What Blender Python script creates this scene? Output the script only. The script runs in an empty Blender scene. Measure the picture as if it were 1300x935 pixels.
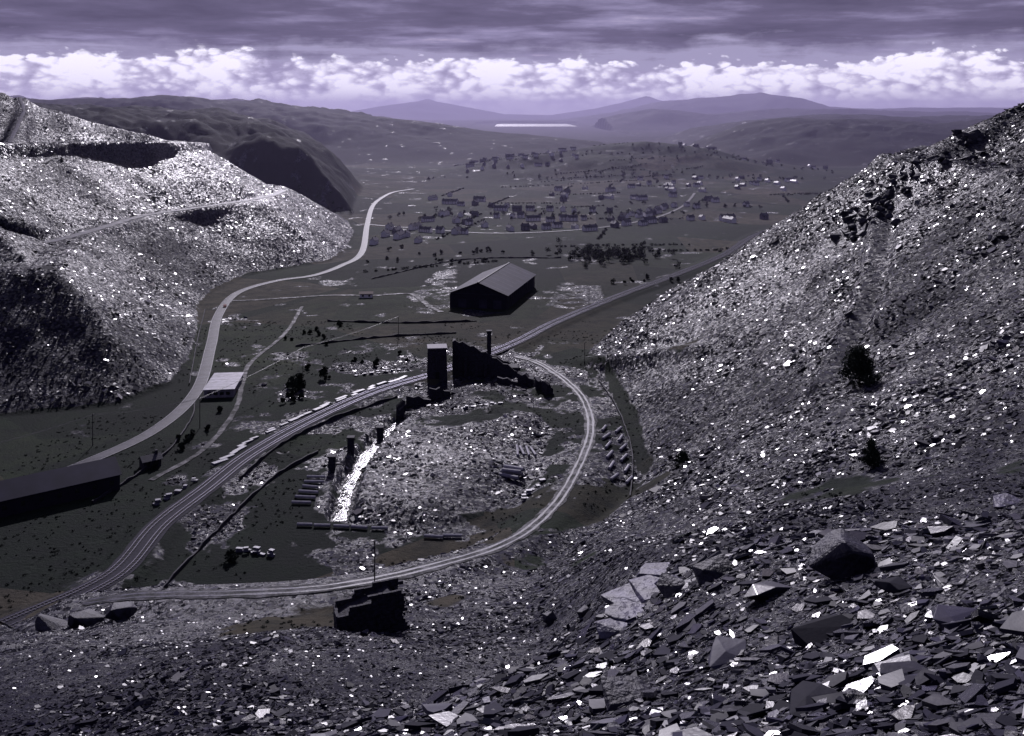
import bpy, bmesh, math, random
import numpy as np
from mathutils import Vector, Matrix
rng=np.random.default_rng(7); random.seed(7)
S=bpy.context.scene
S.view_settings.view_transform='Standard'; S.view_settings.look='None'; S.view_settings.exposure=0
# ------------------------------------------------------------------ noise
LAT=[rng.random((256,256)) for _ in range(6)]
def vn(x,y,s=0):
    L=LAT[s%6]; xi=np.floor(x).astype(int); yi=np.floor(y).astype(int)
    fx=x-xi; fy=y-yi; fx=fx*fx*(3-2*fx); fy=fy*fy*(3-2*fy)
    a=L[xi&255,yi&255];b=L[(xi+1)&255,yi&255];c=L[xi&255,(yi+1)&255];d=L[(xi+1)&255,(yi+1)&255]
    return (a*(1-fx)+b*fx)*(1-fy)+(c*(1-fx)+d*fx)*fy
def fbm(x,y,sc,o=4,s=0,g=.5):
    x=np.asarray(x,float);y=np.asarray(y,float);r=0;a=1;t=0;f=1/sc
    for i in range(o):
        r=r+a*(vn(x*f+13.7*i,y*f+7.1*i,s+i)-.5);t+=a;a*=g;f*=2.03
    return r/t*2
def sm(x,a,b):
    t=np.clip((x-a)/(b-a),0,1);return t*t*(3-2*t)
def segd(x,y,p,q):
    dx,dy=q[0]-p[0],q[1]-p[1];L=dx*dx+dy*dy+1e-9
    t=np.clip(((x-p[0])*dx+(y-p[1])*dy)/L,0,1)
    return np.hypot(x-p[0]-t*dx,y-p[1]-t*dy),t
def inside(x,y,P):
    r=np.zeros(x.shape,bool);n=len(P)
    for i in range(n):
        x1,y1=P[i];x2,y2=P[(i+1)%n]
        if y1==y2: continue
        r^=((y1>y)!=(y2>y))&(x<(x2-x1)*(y-y1)/(y2-y1)+x1)
    return r
def pdist(x,y,P):
    d=np.full(x.shape,1e9)
    for i in range(len(P)):
        d=np.minimum(d,segd(x,y,P[i],P[(i+1)%len(P)])[0])
    return np.where(inside(x,y,P),d,0)
def catmull(P,step):
    P=[np.array(p,float) for p in P];Q=[2*P[0]-P[1]]+P+[2*P[-1]-P[-2]];out=[]
    for i in range(1,len(Q)-2):
        a,b,c,d=Q[i-1:i+3];n=max(1,int(np.linalg.norm((c-b)[:2])/step))
        for k in range(n):
            t=k/n
            out.append(.5*((2*b)+(c-a)*t+(2*a-5*b+4*c-d)*t*t+(-a+3*b-3*c+d)*t**3))
    out.append(P[-1]);return np.array(out)
# ------------------------------------------------------------------ terrain plan (metres, viewpoint at 0,0, valley floor z=0)
LTIP=[(-900,340),(-330,360),(-205,384),(-160,400),(-148,430),(-152,470),(-170,540),(-190,600),(-196,650),(-190,715),(-165,745),(-142,785),(-141,850),(-152,960),(-175,1060),(-260,1130),(-420,1170),(-900,1180)]
HILL=[(-900,-300),(-900,205),(-300,212),(-125,226),(-60,248),(0,256),(24,284),(43,320),(47,380),(44,440),(36,485),(62,560),(134,670),(260,810),(900,1000),(1500,1000),(1500,-300)]
CRAG=[(-192,1180),(-205,1300),(-225,1500),(-330,1900),(-1900,2000),(-1900,1000),(-500,1050),(-280,1120)]
HEAP=[(-62,289),(-66,341),(-46,392),(-33,430),(0,440),(17,400),(12,330),(-2,290),(-24,276)]
YARDS=[[(-76,585),(-60,735),(-38,760),(-30,600),(0,585),(-20,570)],[(16,600),(30,690),(66,690),(60,610),(40,590)]]
RIDGES=[
 (2700,650,[(-2600,150),(-1210,152),(-864,155),(-648,131),(-389,103),(-108,66),(108,48),(238,36),(324,10)]),
 (1900,330,[(-137,6),(-15,29),(106,44),(258,58),(380,46),(471,24),(608,6)]),
 (2500,480,[(420,-6),(500,44),(600,74),(720,94),(860,100),(980,92),(1100,84),(1300,96),(2600,120)]),
 (3600,750,[(538,-8),(700,50),(900,84),(1130,104),(1300,108),(1500,92),(1736,104),(2900,120)]),
 (9900,1500,[(504,20),(1080,106),(1512,200),(1944,250),(2200,262),(2448,300),(2808,240),(3096,160),(3600,135),(4104,145),(7000,170)]),
 (6500,900,[(430,10),(560,52),(700,94),(936,135),(1300,94),(1800,130),(4000,90)]),
 (15500,2500,[(-9000,120),(-2640,84),(-2040,190),(-1320,280),(-600,150),(-120,60),(600,48),(1320,150),(2160,340),(2520,220),(3600,140),(9000,130)]),
 (5000,1100,[(-4500,190),(-1800,175),(-1400,170),(-1000,128),(-680,82),(-420,40),(-250,5)])]
def base_h(x,y):
    z=fbm(x,y,90,4,1)*1.6*sm(y,250,420)+fbm(x,y,300,5,2)*15*sm(y,1000,1900)
    z=z+fbm(x,y,1500,4,3)*14*sm(y,3500,6000)
    for Y,w,pts in RIDGES:
        px=[p[0] for p in pts];pz=[p[1] for p in pts]
        c=np.interp(x,px,pz,left=pz[0],right=pz[-1])
        yy=y+fbm(x,y,w*.9,3,4)*w*.4
        t=np.clip(np.abs(yy-Y)/w,0,1)
        f=(1-t*t*(3-2*t))
        h=c*f*(1+fbm(x,y,w*.3,6,5,.6)*.34*np.minimum(1,t*4+.2))
        z=np.where(h>z,h,z)
    corr=sm(y,4200,4800)*(1-sm(y,9100,9300))*sm(x,-380,-200)*(1-sm(x,520,640))
    z=np.where(corr>.3,np.minimum(z,-2),z)
    k=sm(y,7500,7700)*(1-sm(y,9050,9250))*sm(x,-200,-60)*(1-sm(x,480,540))
    z=z*(1-k)+(-9)*k
    # crag hill
    d=pdist(x,y,CRAG); d=d*(1+.45*fbm(x,y,90,4,0))
    cap=113+.035*np.clip(-x-350,0,500)+fbm(x,y,120,5,2)*13
    zc=cap*(1-np.exp(-(d/cap)*1.5))+fbm(x,y,45,5,3,.6)*11*sm(d,3,25); z=np.where(d>0,np.maximum(z,zc),z)
    # left tip: terraced
    d=pdist(x,y*.70,[(a,b*.70) for a,b in LTIP]);d=d*(1+.08*fbm(x,y,95,4,3))+fbm(x,y,22,3,1)*1.5*sm(d,2,20)
    raw=.62*np.maximum(d,0)
    zl=np.interp(raw,[0,40,49,92,104,146,160,300],[0,44,44.6,91,92,135,136,146])+fbm(x,y,14,3,2)*1.2*sm(d,1,10)
    z=np.where(d>0.01,z*np.exp(-d/6)+zl,z)
    # right tip and viewpoint hillside
    d=pdist(x,y,HILL);d=d*(1+.07*fbm(x,y,70,4,4)*sm(d,10,60)*sm(np.hypot(x,y),60,200))
    near=.38*d+.20*np.maximum(0,d-150)
    side=d*(.475+.175*sm(y,100,330))
    w=sm(x,0,25);raw=near*(1-w)+side*w
    t2=np.interp(raw,[0,86,90,103,140,300],[0,90,97,98,131,150])
    k=sm(y,220,300);zz=raw*(1-k)+t2*k; zz=np.where(zz>132,132+(zz-132)*.15,zz)
    gul=fbm(x*.35+y*.15,y,28,4,2)*3.6*sm(x,40,90)
    zz=zz+(fbm(x,y,30,4,0)*2.2+gul+fbm(x,y,7,3,3)*.5)*sm(d,2,18)*(.25+.75*sm(np.hypot(x,y),10,80))
    zz=zz+4.5*np.exp(-((x-8)/10)**2-((y-50)/13)**2)
    z=np.where(d>0.01,z*np.exp(-d/6)+zz,z)
    # central spoil heap
    d=np.maximum(0,pdist(x,y,HEAP)-4+6*fbm(x,y,14,4,2));z=z+3.2*(1-np.exp(-d/10))*(1+.6*fbm(x,y,22,3,3))+fbm(x,y,9,3,1)*1.1*sm(d,1,6)
    return z
_b=base_h
H00=float(_b(np.array([0.0]),np.array([0.0]))[0])
def base_h(x,y):
    z=_b(x,y);r=np.hypot(x,y)
    z=z-(H00-117.6)*np.exp(-(r/45)**2)
    return np.where(r<14,np.minimum(z,118.2),z)
PATHS={
 'main_road':([(-175,285),(-164,297),(-158,310),(-146,333),(-134,370),(-135,422),(-153,500),(-172,577),(-180,644),(-165,690),(-143,714),(-131,760),(-127,833),(-152,1034),(-175,1250),(-172,1415),(-150,1500)],3.0,5),
 'railway_bed':([(-116,226),(-102,250),(-101,282),(-96,309),(-90,341),(-76,380),(-57,417),(-32,448),(0,500),(24,551),(64,622),(120,714),(175,811),(232,937),(300,1040)],4.0,5),
 'works_track':([(-98,226,7),(-84,223,10),(-60,216,14),(-38,215,16),(-17,233,12.5),(-2,252,9),(9,276,6),(19,311,3.5),(29,363,1.5),(29.5,405,.8),(23,437,.6),(12,466,.5),(2,478,.4)],2.4,15),
 'yard_track':([(-178,620),(-163,622),(-120,634),(-86,634),(-66,640),(-50,600),(-42,585)],2.2,5),
 'farm_lane':([(-117,319),(-109,349),(-111,395),(-120,440),(-124,469),(-122,530),(-128,600)],1.2,5),
 'village_road':([(-152,1034),(-100,1000),(-20,960),(70,990),(150,1080),(210,1220),(260,1400)],2.0,5),
 'hill_path':([(35,470,2),(50,455,8),(63,437,14.5),(80,410,23)],1.0,10),
 'tip_terrace':([(-330,470,44),(-290,520,44),(-268,570,44),(-262,630,45),(-262,700,45),(-238,770,45),(-218,830,45),(-214,890,44),(-224,960,42)],3.6,5),
 'tip_terrace_upper':([(-385,560,98),(-362,620,98),(-352,690,97),(-335,760,96),(-308,830,94),(-296,900,91),(-300,960,88)],4.2,6),
 'tip_incline':([(-352,690,97.3),(-372,740,108),(-392,790,120),(-415,830,131)],1.6,9),
 'hill_ledge':([(96,300,42),(128,352,60),(150,400,74),(166,440,84)],2.0,5),
}
PTH={}
for n,(pts,hw,fo) in PATHS.items():
    P=[(p[0],p[1],p[2] if len(p)>2 else 0) for p in pts];C=catmull(P,7)
    if n=='hill_ledge':
        C[:,2]=base_h(C[:,0],C[:,1]);C[:,2]=np.convolve(np.pad(C[:,2],3,'edge'),np.ones(7)/7,'valid')
    if len(pts[0])==2:
        zz=base_h(C[:,0],C[:,1]);zz=np.clip(zz,-3,8 if n in('village_road','main_road') else (4 if n!='yard_track' else 2))
        ker=np.ones(7)/7;zz=np.convolve(np.pad(zz,3,'edge'),ker,'valid');C[:,2]=zz
    if n=='railway_bed': C[:,2]+=1.2
    PTH[n]=(C,hw,fo)
TRENCH=np.array(catmull([(-44,384,-2),(-50,355,-2),(-53,325,-2),(-51,292,-2)],7))
def carve(x,y,z):
    road=np.zeros_like(z)
    for n,(C,hw,fo) in PTH.items():
        m=(x>C[:,0].min()-20)&(x<C[:,0].max()+20)&(y>C[:,1].min()-20)&(y<C[:,1].max()+20)
        if not m.any(): continue
        xx=x[m];yy=y[m];bd=np.full(xx.shape,1e9);bz=np.zeros(xx.shape)
        for i in range(len(C)-1):
            d,t=segd(xx,yy,C[i],C[i+1]);k=d<bd;bd=np.where(k,d,bd);bz=np.where(k,C[i,2]+t*(C[i+1,2]-C[i,2]),bz)
        far=1+np.clip(yy-600,0,1500)/400
        if n.startswith('tip'): far=1.0
        w=1-sm(bd,hw+1.0*far,hw+fo*far);z[m]=z[m]*(1-w)+bz*w
        road[m]=np.maximum(road[m],1-sm(bd,hw,hw+.6))
    m=(x>-75)&(x<-30)&(y>280)&(y<400)
    if m.any():
        xx=x[m];yy=y[m];bd=np.full(xx.shape,1e9)
        for i in range(len(TRENCH)-1): bd=np.minimum(bd,segd(xx,yy,TRENCH[i],TRENCH[i+1])[0])
        w=1-sm(bd,3.0,5.0);z[m]=z[m]*(1-w)-2.4*w
    return z,road
NR,NC=1500,720;A_=39.0;K_=6.55;Y0=-30
t=np.linspace(0,1,NR);ys=A_*(np.exp(K_*t)-1)+Y0
u=np.linspace(-1,1,NC)
def halfw(y): return 70+.85*(y+30)
GX=u[None,:]*halfw(ys)[:,None];GY=np.repeat(ys[:,None],NC,1)
GZ=base_h(GX,GY);GZ,ROAD=carve(GX,GY,GZ)
def slate_mask(x,y):
    a=pdist(x,y,LTIP);b=pdist(x,y,HILL);c=pdist(x,y,HEAP)
    m=np.maximum(sm(a,0,5),sm(b,0,5))
    m=np.maximum(m,sm(c+7*fbm(x,y,16,4,3),1,6))
    for Yd in YARDS: m=np.maximum(m,sm(pdist(x,y,Yd),0,6)*(.25+.9*fbm(x,y,18,5,2,.6)+.3))
    veg=sm(fbm(x,y,38,4,5),.22,.42)*sm(y,100,160)*(1-sm(x,60,110))
    return np.clip(m*(1-.8*veg*(x>-125)),0,1)
SL=slate_mask(GX,GY)
SL=np.maximum(SL,.9*sm(fbm(GX,GY,22,6,1,.65),-.06,.2)*sm(GY,225,240)*(1-sm(GY,470,540))*sm(GX,-125,-90)*(GX<42))
DK=np.maximum(sm(pdist(GX,GY,CRAG),0,20),sm(GY-200*sm(GX,300,450),2000,2350))
DK=np.maximum(DK,sm(GY,1950,2150)*sm(GX,420,560))
def gidx(x,y):
    tt=np.log((y-Y0)/A_+1)/K_*(NR-1);uu=(x/halfw(y)+1)/2*(NC-1)
    tt=np.clip(tt,0,NR-1.001);uu=np.clip(uu,0,NC-1.001)
    i=tt.astype(int);j=uu.astype(int);return i,j,tt-i,uu-j
def samp(G,x,y):
    x=np.atleast_1d(np.asarray(x,float));y=np.atleast_1d(np.asarray(y,float))
    i,j,a,b=gidx(x,y)
    return (G[i,j]*(1-b)+G[i,j+1]*b)*(1-a)+(G[i+1,j]*(1-b)+G[i+1,j+1]*b)*a
def gz(x,y): return float(samp(GZ,x,y)[0])
EYE=120.0
def sight(bearing,dep):
    """theodolite-style sight from the view station: where a line of given bearing/depression tangents meets the ground"""
    yy=np.arange(4,700,.25);zz=samp(GZ,yy*bearing,yy);k=np.argmax(zz>=EYE-dep*yy);return float(yy[k]*bearing),float(yy[k])
# ------------------------------------------------------------------ mesh helpers
def link(o): S.collection.objects.link(o);return o
def mesh_np(name,V,loops,tot,mat,smooth=False):
    me=bpy.data.meshes.new(name);V=np.asarray(V,np.float32)
    me.vertices.add(len(V));me.vertices.foreach_set('co',V.ravel())
    me.loops.add(len(loops));me.loops.foreach_set('vertex_index',np.asarray(loops,np.int32))
    tot=np.asarray(tot,np.int32);st=np.concatenate([[0],np.cumsum(tot)[:-1]]).astype(np.int32)
    me.polygons.add(len(tot));me.polygons.foreach_set('loop_start',st);me.polygons.foreach_set('loop_total',tot)
    me.update(calc_edges=True)
    me.polygons.foreach_set('use_smooth',np.full(len(tot),smooth,bool))
    if mat: me.materials.append(mat)
    return link(bpy.data.objects.new(name,me))
def mesh_py(name,V,F,mat,parent=None,mats=None,mi=None):
    me=bpy.data.meshes.new(name);me.from_pydata([tuple(v) for v in V],[],F);me.update()
    for m in (mats or [mat]): me.materials.append(m)
    if mi: me.polygons.foreach_set('material_index',mi)
    me.polygons.foreach_set('use_smooth',[False]*len(F))
    o=link(bpy.data.objects.new(name,me))
    if parent: o.parent=parent
    return o
def empty(name,loc,rot=0):
    e=bpy.data.objects.new(name,None);e.empty_display_size=1;link(e);e.location=loc;e.rotation_euler=(0,0,rot);return e
BF=[(0,3,2,1),(4,5,6,7),(0,1,5,4),(1,2,6,5),(2,3,7,6),(3,0,4,7)]
def bx(c,s):
    x,y,z=c;a,b,h=s[0]/2,s[1]/2,s[2]/2
    return [(x-a,y-b,z-h),(x+a,y-b,z-h),(x+a,y+b,z-h),(x-a,y+b,z-h),(x-a,y-b,z+h),(x+a,y-b,z+h),(x+a,y+b,z+h),(x-a,y+b,z+h)]
def box(name,c,s,mat,parent=None,bev=0):
    o=mesh_py(name,bx(c,s),BF,mat,parent)
    if bev:
        m=o.modifiers.new('b','BEVEL');m.width=bev;m.segments=1
    return o
# ------------------------------------------------------------------ materials
def newmat(n):
    m=bpy.data.materials.new(n);m.use_nodes=True;nt=m.node_tree;b=nt.nodes['Principled BSDF'];return m,nt,b
def nd(nt,t,**k):
    n=nt.nodes.new(t)
    for a,v in k.items(): setattr(n,a,v)
    return n
def simple(name,col,rough=.7,var=.35,scale=.8,bump=.3,spec=.5,metal=0,bscale=None):
    m,nt,b=newmat(name);g=nd(nt,'ShaderNodeNewGeometry')
    no=nd(nt,'ShaderNodeTexNoise');no.inputs['Scale'].default_value=scale;no.inputs['Detail'].default_value=8
    nt.links.new(g.outputs['Position'],no.inputs['Vector'])
    r=nd(nt,'ShaderNodeValToRGB');r.color_ramp.elements[0].position=.3;r.color_ramp.elements[1].position=.7
    r.color_ramp.elements[0].color=tuple(c*(1-var) for c in col)+(1,);r.color_ramp.elements[1].color=tuple(c*(1+var) for c in col)+(1,)
    nt.links.new(no.outputs['Fac'],r.inputs['Fac']);nt.links.new(r.outputs['Color'],b.inputs['Base Color'])
    b.inputs['Roughness'].default_value=rough;b.inputs['Specular IOR Level'].default_value=spec;b.inputs['Metallic'].default_value=metal
    if bump:
        n2=nd(nt,'ShaderNodeTexNoise');n2.inputs['Scale'].default_value=bscale or scale*4;n2.inputs['Detail'].default_value=6
        nt.links.new(g.outputs['Position'],n2.inputs['Vector'])
        bp=nd(nt,'ShaderNodeBump');bp.inputs['Strength'].default_value=bump;bp.inputs['Distance'].default_value=.2
        nt.links.new(n2.outputs['Fac'],bp.inputs['Height']);nt.links.new(bp.outputs['Normal'],b.inputs['Normal'])
    return m
def math_(nt,op,a,b=None,c=None):
    n=nd(nt,'ShaderNodeMath',operation=op)
    for i,v in enumerate((a,b,c)):
        if v is None: continue
        if isinstance(v,(int,float)): n.inputs[i].default_value=v
        else: nt.links.new(v,n.inputs[i])
    return n.outputs[0]
def vmath(nt,op,a,b=None,scale=None,out=0):
    n=nd(nt,'ShaderNodeVectorMath',operation=op)
    for i,v in enumerate((a,b)):
        if v is None: continue
        if isinstance(v,tuple): n.inputs[i].default_value=v
        else: nt.links.new(v,n.inputs[i])
    if scale is not None:
        if isinstance(scale,(int,float)): n.inputs['Scale'].default_value=scale
        else: nt.links.new(scale,n.inputs['Scale'])
    return n.outputs[out]
def mixc(nt,f,a,b):
    n=nd(nt,'ShaderNodeMix',data_type='RGBA')
    for s,v in ((0,f),(6,a),(7,b)):
        if isinstance(v,(int,float)): n.inputs[s].default_value=v
        elif isinstance(v,tuple): n.inputs[s].default_value=v
        else: nt.links.new(v,n.inputs[s])
    return n.outputs[2]
def ramp(nt,f,els):
    r=nd(nt,'ShaderNodeValToRGB');e=r.color_ramp.elements
    while len(e)<len(els): e.new(.5)
    for i,(p,c) in enumerate(els): e[i].position=p;e[i].color=c if len(c)==4 else c+(1,)
    nt.links.new(f,r.inputs['Fac']);return r.outputs['Color']
def maprange(nt,v,a,b,c=0,d=1):
    n=nd(nt,'ShaderNodeMapRange');nt.links.new(v,n.inputs[0])
    for i,k in enumerate((a,b,c,d)): n.inputs[i+1].default_value=k
    return n.outputs[0]
def noise(nt,vec,sc,det=8,ro=.6):
    n=nd(nt,'ShaderNodeTexNoise');n.inputs['Scale'].default_value=sc;n.inputs['Detail'].default_value=det;n.inputs['Roughness'].default_value=ro;nt.links.new(vec,n.inputs['Vector']);return n.outputs['Fac']
def wetness(nt,pos):
    # seepage zones on the tips, broken up by noise : 0 dry .. 1 wet
    w=None
    for (x,y,z,r,k) in [(-255,850,70,200,1.5),(-330,620,90,130,.9),(-230,520,40,120,.6),(-40,320,2,85,1.1),(95,430,45,120,.9),(-70,215,20,90,.9),(25,45,100,60,.9),(170,420,95,80,.8),(90,250,50,110,.5)]:
        d=vmath(nt,'DISTANCE',pos,(x,y,z),out=1);q=maprange(nt,d,r*.15,r,k,0);w=q if w is None else math_(nt,'MAXIMUM',w,q)
    n=noise(nt,pos,.028,6,.65)
    return math_(nt,'ADD',math_(nt,'MULTIPLY',w,.75),maprange(nt,n,.36,.64,-.35,.45))
def terrain_mat():
    m,nt,b=newmat('terrain_cover');g=nd(nt,'ShaderNodeNewGeometry');pos=g.outputs['Position']
    sep=nd(nt,'ShaderNodeSeparateXYZ');nt.links.new(pos,sep.inputs[0])
    at=nd(nt,'ShaderNodeAttribute',attribute_name='slate');dk=nd(nt,'ShaderNodeAttribute',attribute_name='heath')
    v1=nd(nt,'ShaderNodeTexVoronoi');v1.inputs['Scale'].default_value=5;nt.links.new(pos,v1.inputs['Vector'])
    v2=nd(nt,'ShaderNodeTexVoronoi');v2.inputs['Scale'].default_value=.9;nt.links.new(pos,v2.inputs['Vector'])
    f=maprange(nt,sep.outputs[1],60,220)
    cc=mixc(nt,f,v1.outputs['Color'],v2.outputs['Color'])
    off=vmath(nt,'SCALE',vmath(nt,'SUBTRACT',cc,(.5,.5,.5)),scale=math_(nt,'MULTIPLY',at.outputs['Fac'],1.3))
    nrm=vmath(nt,'NORMALIZE',vmath(nt,'ADD',g.outputs['Normal'],off))
    no=noise(nt,pos,.9,6,.7)
    bp=nd(nt,'ShaderNodeBump');bp.inputs['Strength'].default_value=.8;bp.inputs['Distance'].default_value=.8
    nt.links.new(no,bp.inputs['Height']);nt.links.new(nrm,bp.inputs['Normal']);nt.links.new(bp.outputs['Normal'],b.inputs['Normal'])
    sx=nd(nt,'ShaderNodeSeparateColor');nt.links.new(cc,sx.inputs[0])
    sl=ramp(nt,sx.outputs[0],[(0,(.006,.0055,.014)),(.6,(.012,.011,.026)),(1,(.035,.032,.062))])
    n2=noise(nt,pos,.012,8,.62);n3=noise(nt,pos,.11,7,.7);n4=noise(nt,pos,.0022,8,.65)
    vf=nd(nt,'ShaderNodeTexVoronoi');vf.inputs['Scale'].default_value=.0105;nt.links.new(vmath(nt,'ADD',pos,vmath(nt,'SCALE',nd(nt,'ShaderNodeTexNoise').outputs['Color'],scale=0.0)),vf.inputs['Vector'])
    sv=nd(nt,'ShaderNodeSeparateColor');nt.links.new(vf.outputs['Color'],sv.inputs[0])
    gr=ramp(nt,math_(nt,'ADD',math_(nt,'MULTIPLY',n2,.5),math_(nt,'MULTIPLY',sv.outputs[0],.5)),[(.26,(.008,.012,.011)),(.40,(.018,.028,.018)),(.53,(.034,.044,.026)),(.64,(.060,.052,.038)),(.76,(.095,.083,.065))])
    gr=mixc(nt,ramp(nt,n3,[(.42,(0,0,0)),(.66,(.85,.85,.85))]),gr,(.013,.015,.016,1))
    gr=mixc(nt,ramp(nt,n4,[(.42,(0,0,0)),(.6,(.75,.75,.75))]),gr,(.010,.012,.014,1))
    gr=mixc(nt,math_(nt,'MULTIPLY',dk.outputs['Fac'],.85),gr,(.008,.008,.013,1))
    am=maprange(nt,at.outputs['Fac'],0,.35)
    fac=maprange(nt,math_(nt,'ADD',at.outputs['Fac'],math_(nt,'MULTIPLY',math_(nt,'MULTIPLY',math_(nt,'SUBTRACT',n3,.5),1.6),am)),.35,.6)
    nt.links.new(mixc(nt,fac,gr,sl),b.inputs['Base Color'])
    wet=wetness(nt,pos);t_=math_(nt,'SUBTRACT',sx.outputs[1],math_(nt,'MULTIPLY',wet,.55))
    rr=nd(nt,'ShaderNodeMix',data_type='FLOAT');nt.links.new(fac,rr.inputs[0]);rr.inputs[2].default_value=.85
    nt.links.new(maprange(nt,t_,.0,.5,.30,.72),rr.inputs[3]);nt.links.new(rr.outputs[0],b.inputs['Roughness'])
    sp=nd(nt,'ShaderNodeMix',data_type='FLOAT');nt.links.new(fac,sp.inputs[0]);sp.inputs[2].default_value=.06
    nt.links.new(maprange(nt,t_,.0,.5,.6,.07),sp.inputs[3])
    nt.links.new(sp.outputs[0],b.inputs['Specular IOR Level'])
    return m
def slab_mat(name='wet_slate',lo=(.006,.0055,.014),hi=(.07,.064,.115)):
    m,nt,b=newmat(name);g=nd(nt,'ShaderNodeNewGeometry');ri=g.outputs['Random Per Island'];pos=g.outputs['Position']
    c=ramp(nt,ri,[(0,lo),(.5,(.013,.012,.027)),(.85,(.030,.027,.052)),(1,hi)])
    no=noise(nt,pos,5,5)
    c2=mixc(nt,math_(nt,'MULTIPLY',no,.7),c,lo+(1,))
    nt.links.new(c2,b.inputs['Base Color'])
    r2=math_(nt,'FRACT',math_(nt,'MULTIPLY',ri,37.3));wet=wetness(nt,pos)
    t_=math_(nt,'SUBTRACT',r2,math_(nt,'MULTIPLY',wet,.62))
    nt.links.new(maprange(nt,t_,.0,.5,.24,.70),b.inputs['Roughness'])
    nt.links.new(maprange(nt,t_,.0,.5,.75,.07),b.inputs['Specular IOR Level'])
    bp=nd(nt,'ShaderNodeBump');bp.inputs['Strength'].default_value=.3;bp.inputs['Distance'].default_value=.04
    nt.links.new(no,bp.inputs['Height']);nt.links.new(bp.outputs['Normal'],b.inputs['Normal'])
    return m
def track_mat():
    m,nt,b=newmat('slate_gravel_track');g=nd(nt,'ShaderNodeNewGeometry');pos=g.outputs['Position']
    n=noise(nt,pos,.25,9,.7);n2=noise(nt,pos,2.2,8,.7)
    c=ramp(nt,n,[(.36,(.014,.018,.015)),(.5,(.030,.029,.038)),(.66,(.06,.056,.08))])
    nt.links.new(c,b.inputs['Base Color']);nt.links.new(maprange(nt,n,.4,.65,.85,.5),b.inputs['Roughness'])
    b.inputs['Specular IOR Level'].default_value=.2
    bp=nd(nt,'ShaderNodeBump');bp.inputs['Strength'].default_value=.9;bp.inputs['Distance'].default_value=.3
    nt.links.new(n2,bp.inputs['Height']);nt.links.new(bp.outputs['Normal'],b.inputs['Normal']);return m
M_T=terrain_mat();M_S=slab_mat();M_ROCK=simple('dark_slate_rock',(.022,.02,.038),.55,.5,1.2,.7,.3)
M_PALE=simple('wet_pale_rock',(.09,.082,.13),.5,.6,.9,.9,.3,bscale=2.6)
M_ROAD=simple('wet_asphalt',(.045,.042,.06),.55,.35,.25,.5,.11,bscale=4)
M_TRK=track_mat()
M_RUT=simple('wet_wheel_rut',(.05,.047,.075),.5,.6,.3,.7,.3,bscale=2)
M_BENCH=simple('wet_slate_dust',(.05,.047,.075),.45,.6,.2,.7,.35,bscale=1.5)
M_BAL=simple('ballast',(.024,.022,.036),.8,.45,1.5,.8,.10,bscale=4)
M_RAIL=simple('rail_steel',(.22,.21,.28),.38,.2,1,0,.5,.9)
M_SLP=simple('sleeper_wood',(.03,.027,.035),.7,.3,2,.2,.2)
M_STONE=simple('slate_masonry',(.022,.020,.034),.75,.6,1.6,1.0,.25,bscale=2.2)
M_CONC=simple('concrete',(.15,.14,.18),.7,.25,1,.2,.3)
M_WHITE=simple('whitewash',(.8,.78,.8),.6,.1,.5,.05)
M_ROOF=simple('slate_roof',(.035,.032,.05),.42,.3,.5,.15,.5)
M_SHED=simple('fibre_cement_roof',(.032,.029,.055),.65,.3,.15,0,.15)
M_SKYL=simple('translucent_rooflight',(.06,.058,.09),.6,.1,.3,0,.2)
M_CLAD=simple('dark_cladding',(.018,.016,.03),.75,.2,.4,0,.15)
M_PROOF=simple('wet_metal_roof',(.17,.16,.22),.5,.5,.3,.2,.3)
M_GLASS=simple('window_glass',(.015,.016,.02),.1,.1,1,0,.6)
M_DOOR=simple('painted_door',(.12,.05,.04),.5,.1,1,0)
M_LEAF=simple('dark_foliage',(.020,.026,.021),.85,.6,.5,0,.1)
M_BARK=simple('bark',(.03,.025,.025),.9,.3,2,.4)
M_LINE=simple('road_paint',(.5,.5,.52),.7,.1,1,0,.2)
M_CAR=simple('car_paint',(.3,.06,.05),.3,.05,1,0,.6);M_TYRE=simple('tyre',(.02,.02,.02),.8,.1,1,0)
M_WIRE=simple('wire',(.08,.08,.09),.4,.1,1,0)
def water(n,r,bs=0,st=0):
    m,nt,b=newmat(n);b.inputs['Base Color'].default_value=(.02,.022,.035,1);b.inputs['Roughness'].default_value=r;b.inputs['IOR'].default_value=1.33
    if st:
        g=nd(nt,'ShaderNodeNewGeometry');bp=nd(nt,'ShaderNodeBump');bp.inputs['Strength'].default_value=st;bp.inputs['Distance'].default_value=.3;nt.links.new(noise(nt,g.outputs['Position'],bs,5,.6),bp.inputs['Height']);nt.links.new(bp.outputs['Normal'],b.inputs['Normal'])
    return m
M_LAKE=water('wind_ruffled_water',.48);M_WATER=water('shallow_water',.16,.9,.8)
# ------------------------------------------------------------------ terrain object
V=np.stack([GX,GY,GZ],-1).reshape(-1,3)
ii,jj=np.meshgrid(np.arange(NR-1),np.arange(NC-1),indexing='ij');a=(ii*NC+jj).ravel()
L=np.stack([a,a+1,a+NC+1,a+NC],-1).ravel()
ter=mesh_np('terrain',V,L,np.full(len(a),4),M_T,True)
at=ter.data.attributes.new('slate','FLOAT','POINT');at.data.foreach_set('value',SL.ravel().astype(np.float32))
at=ter.data.attributes.new('heath','FLOAT','POINT');at.data.foreach_set('value',DK.ravel().astype(np.float32))
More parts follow.
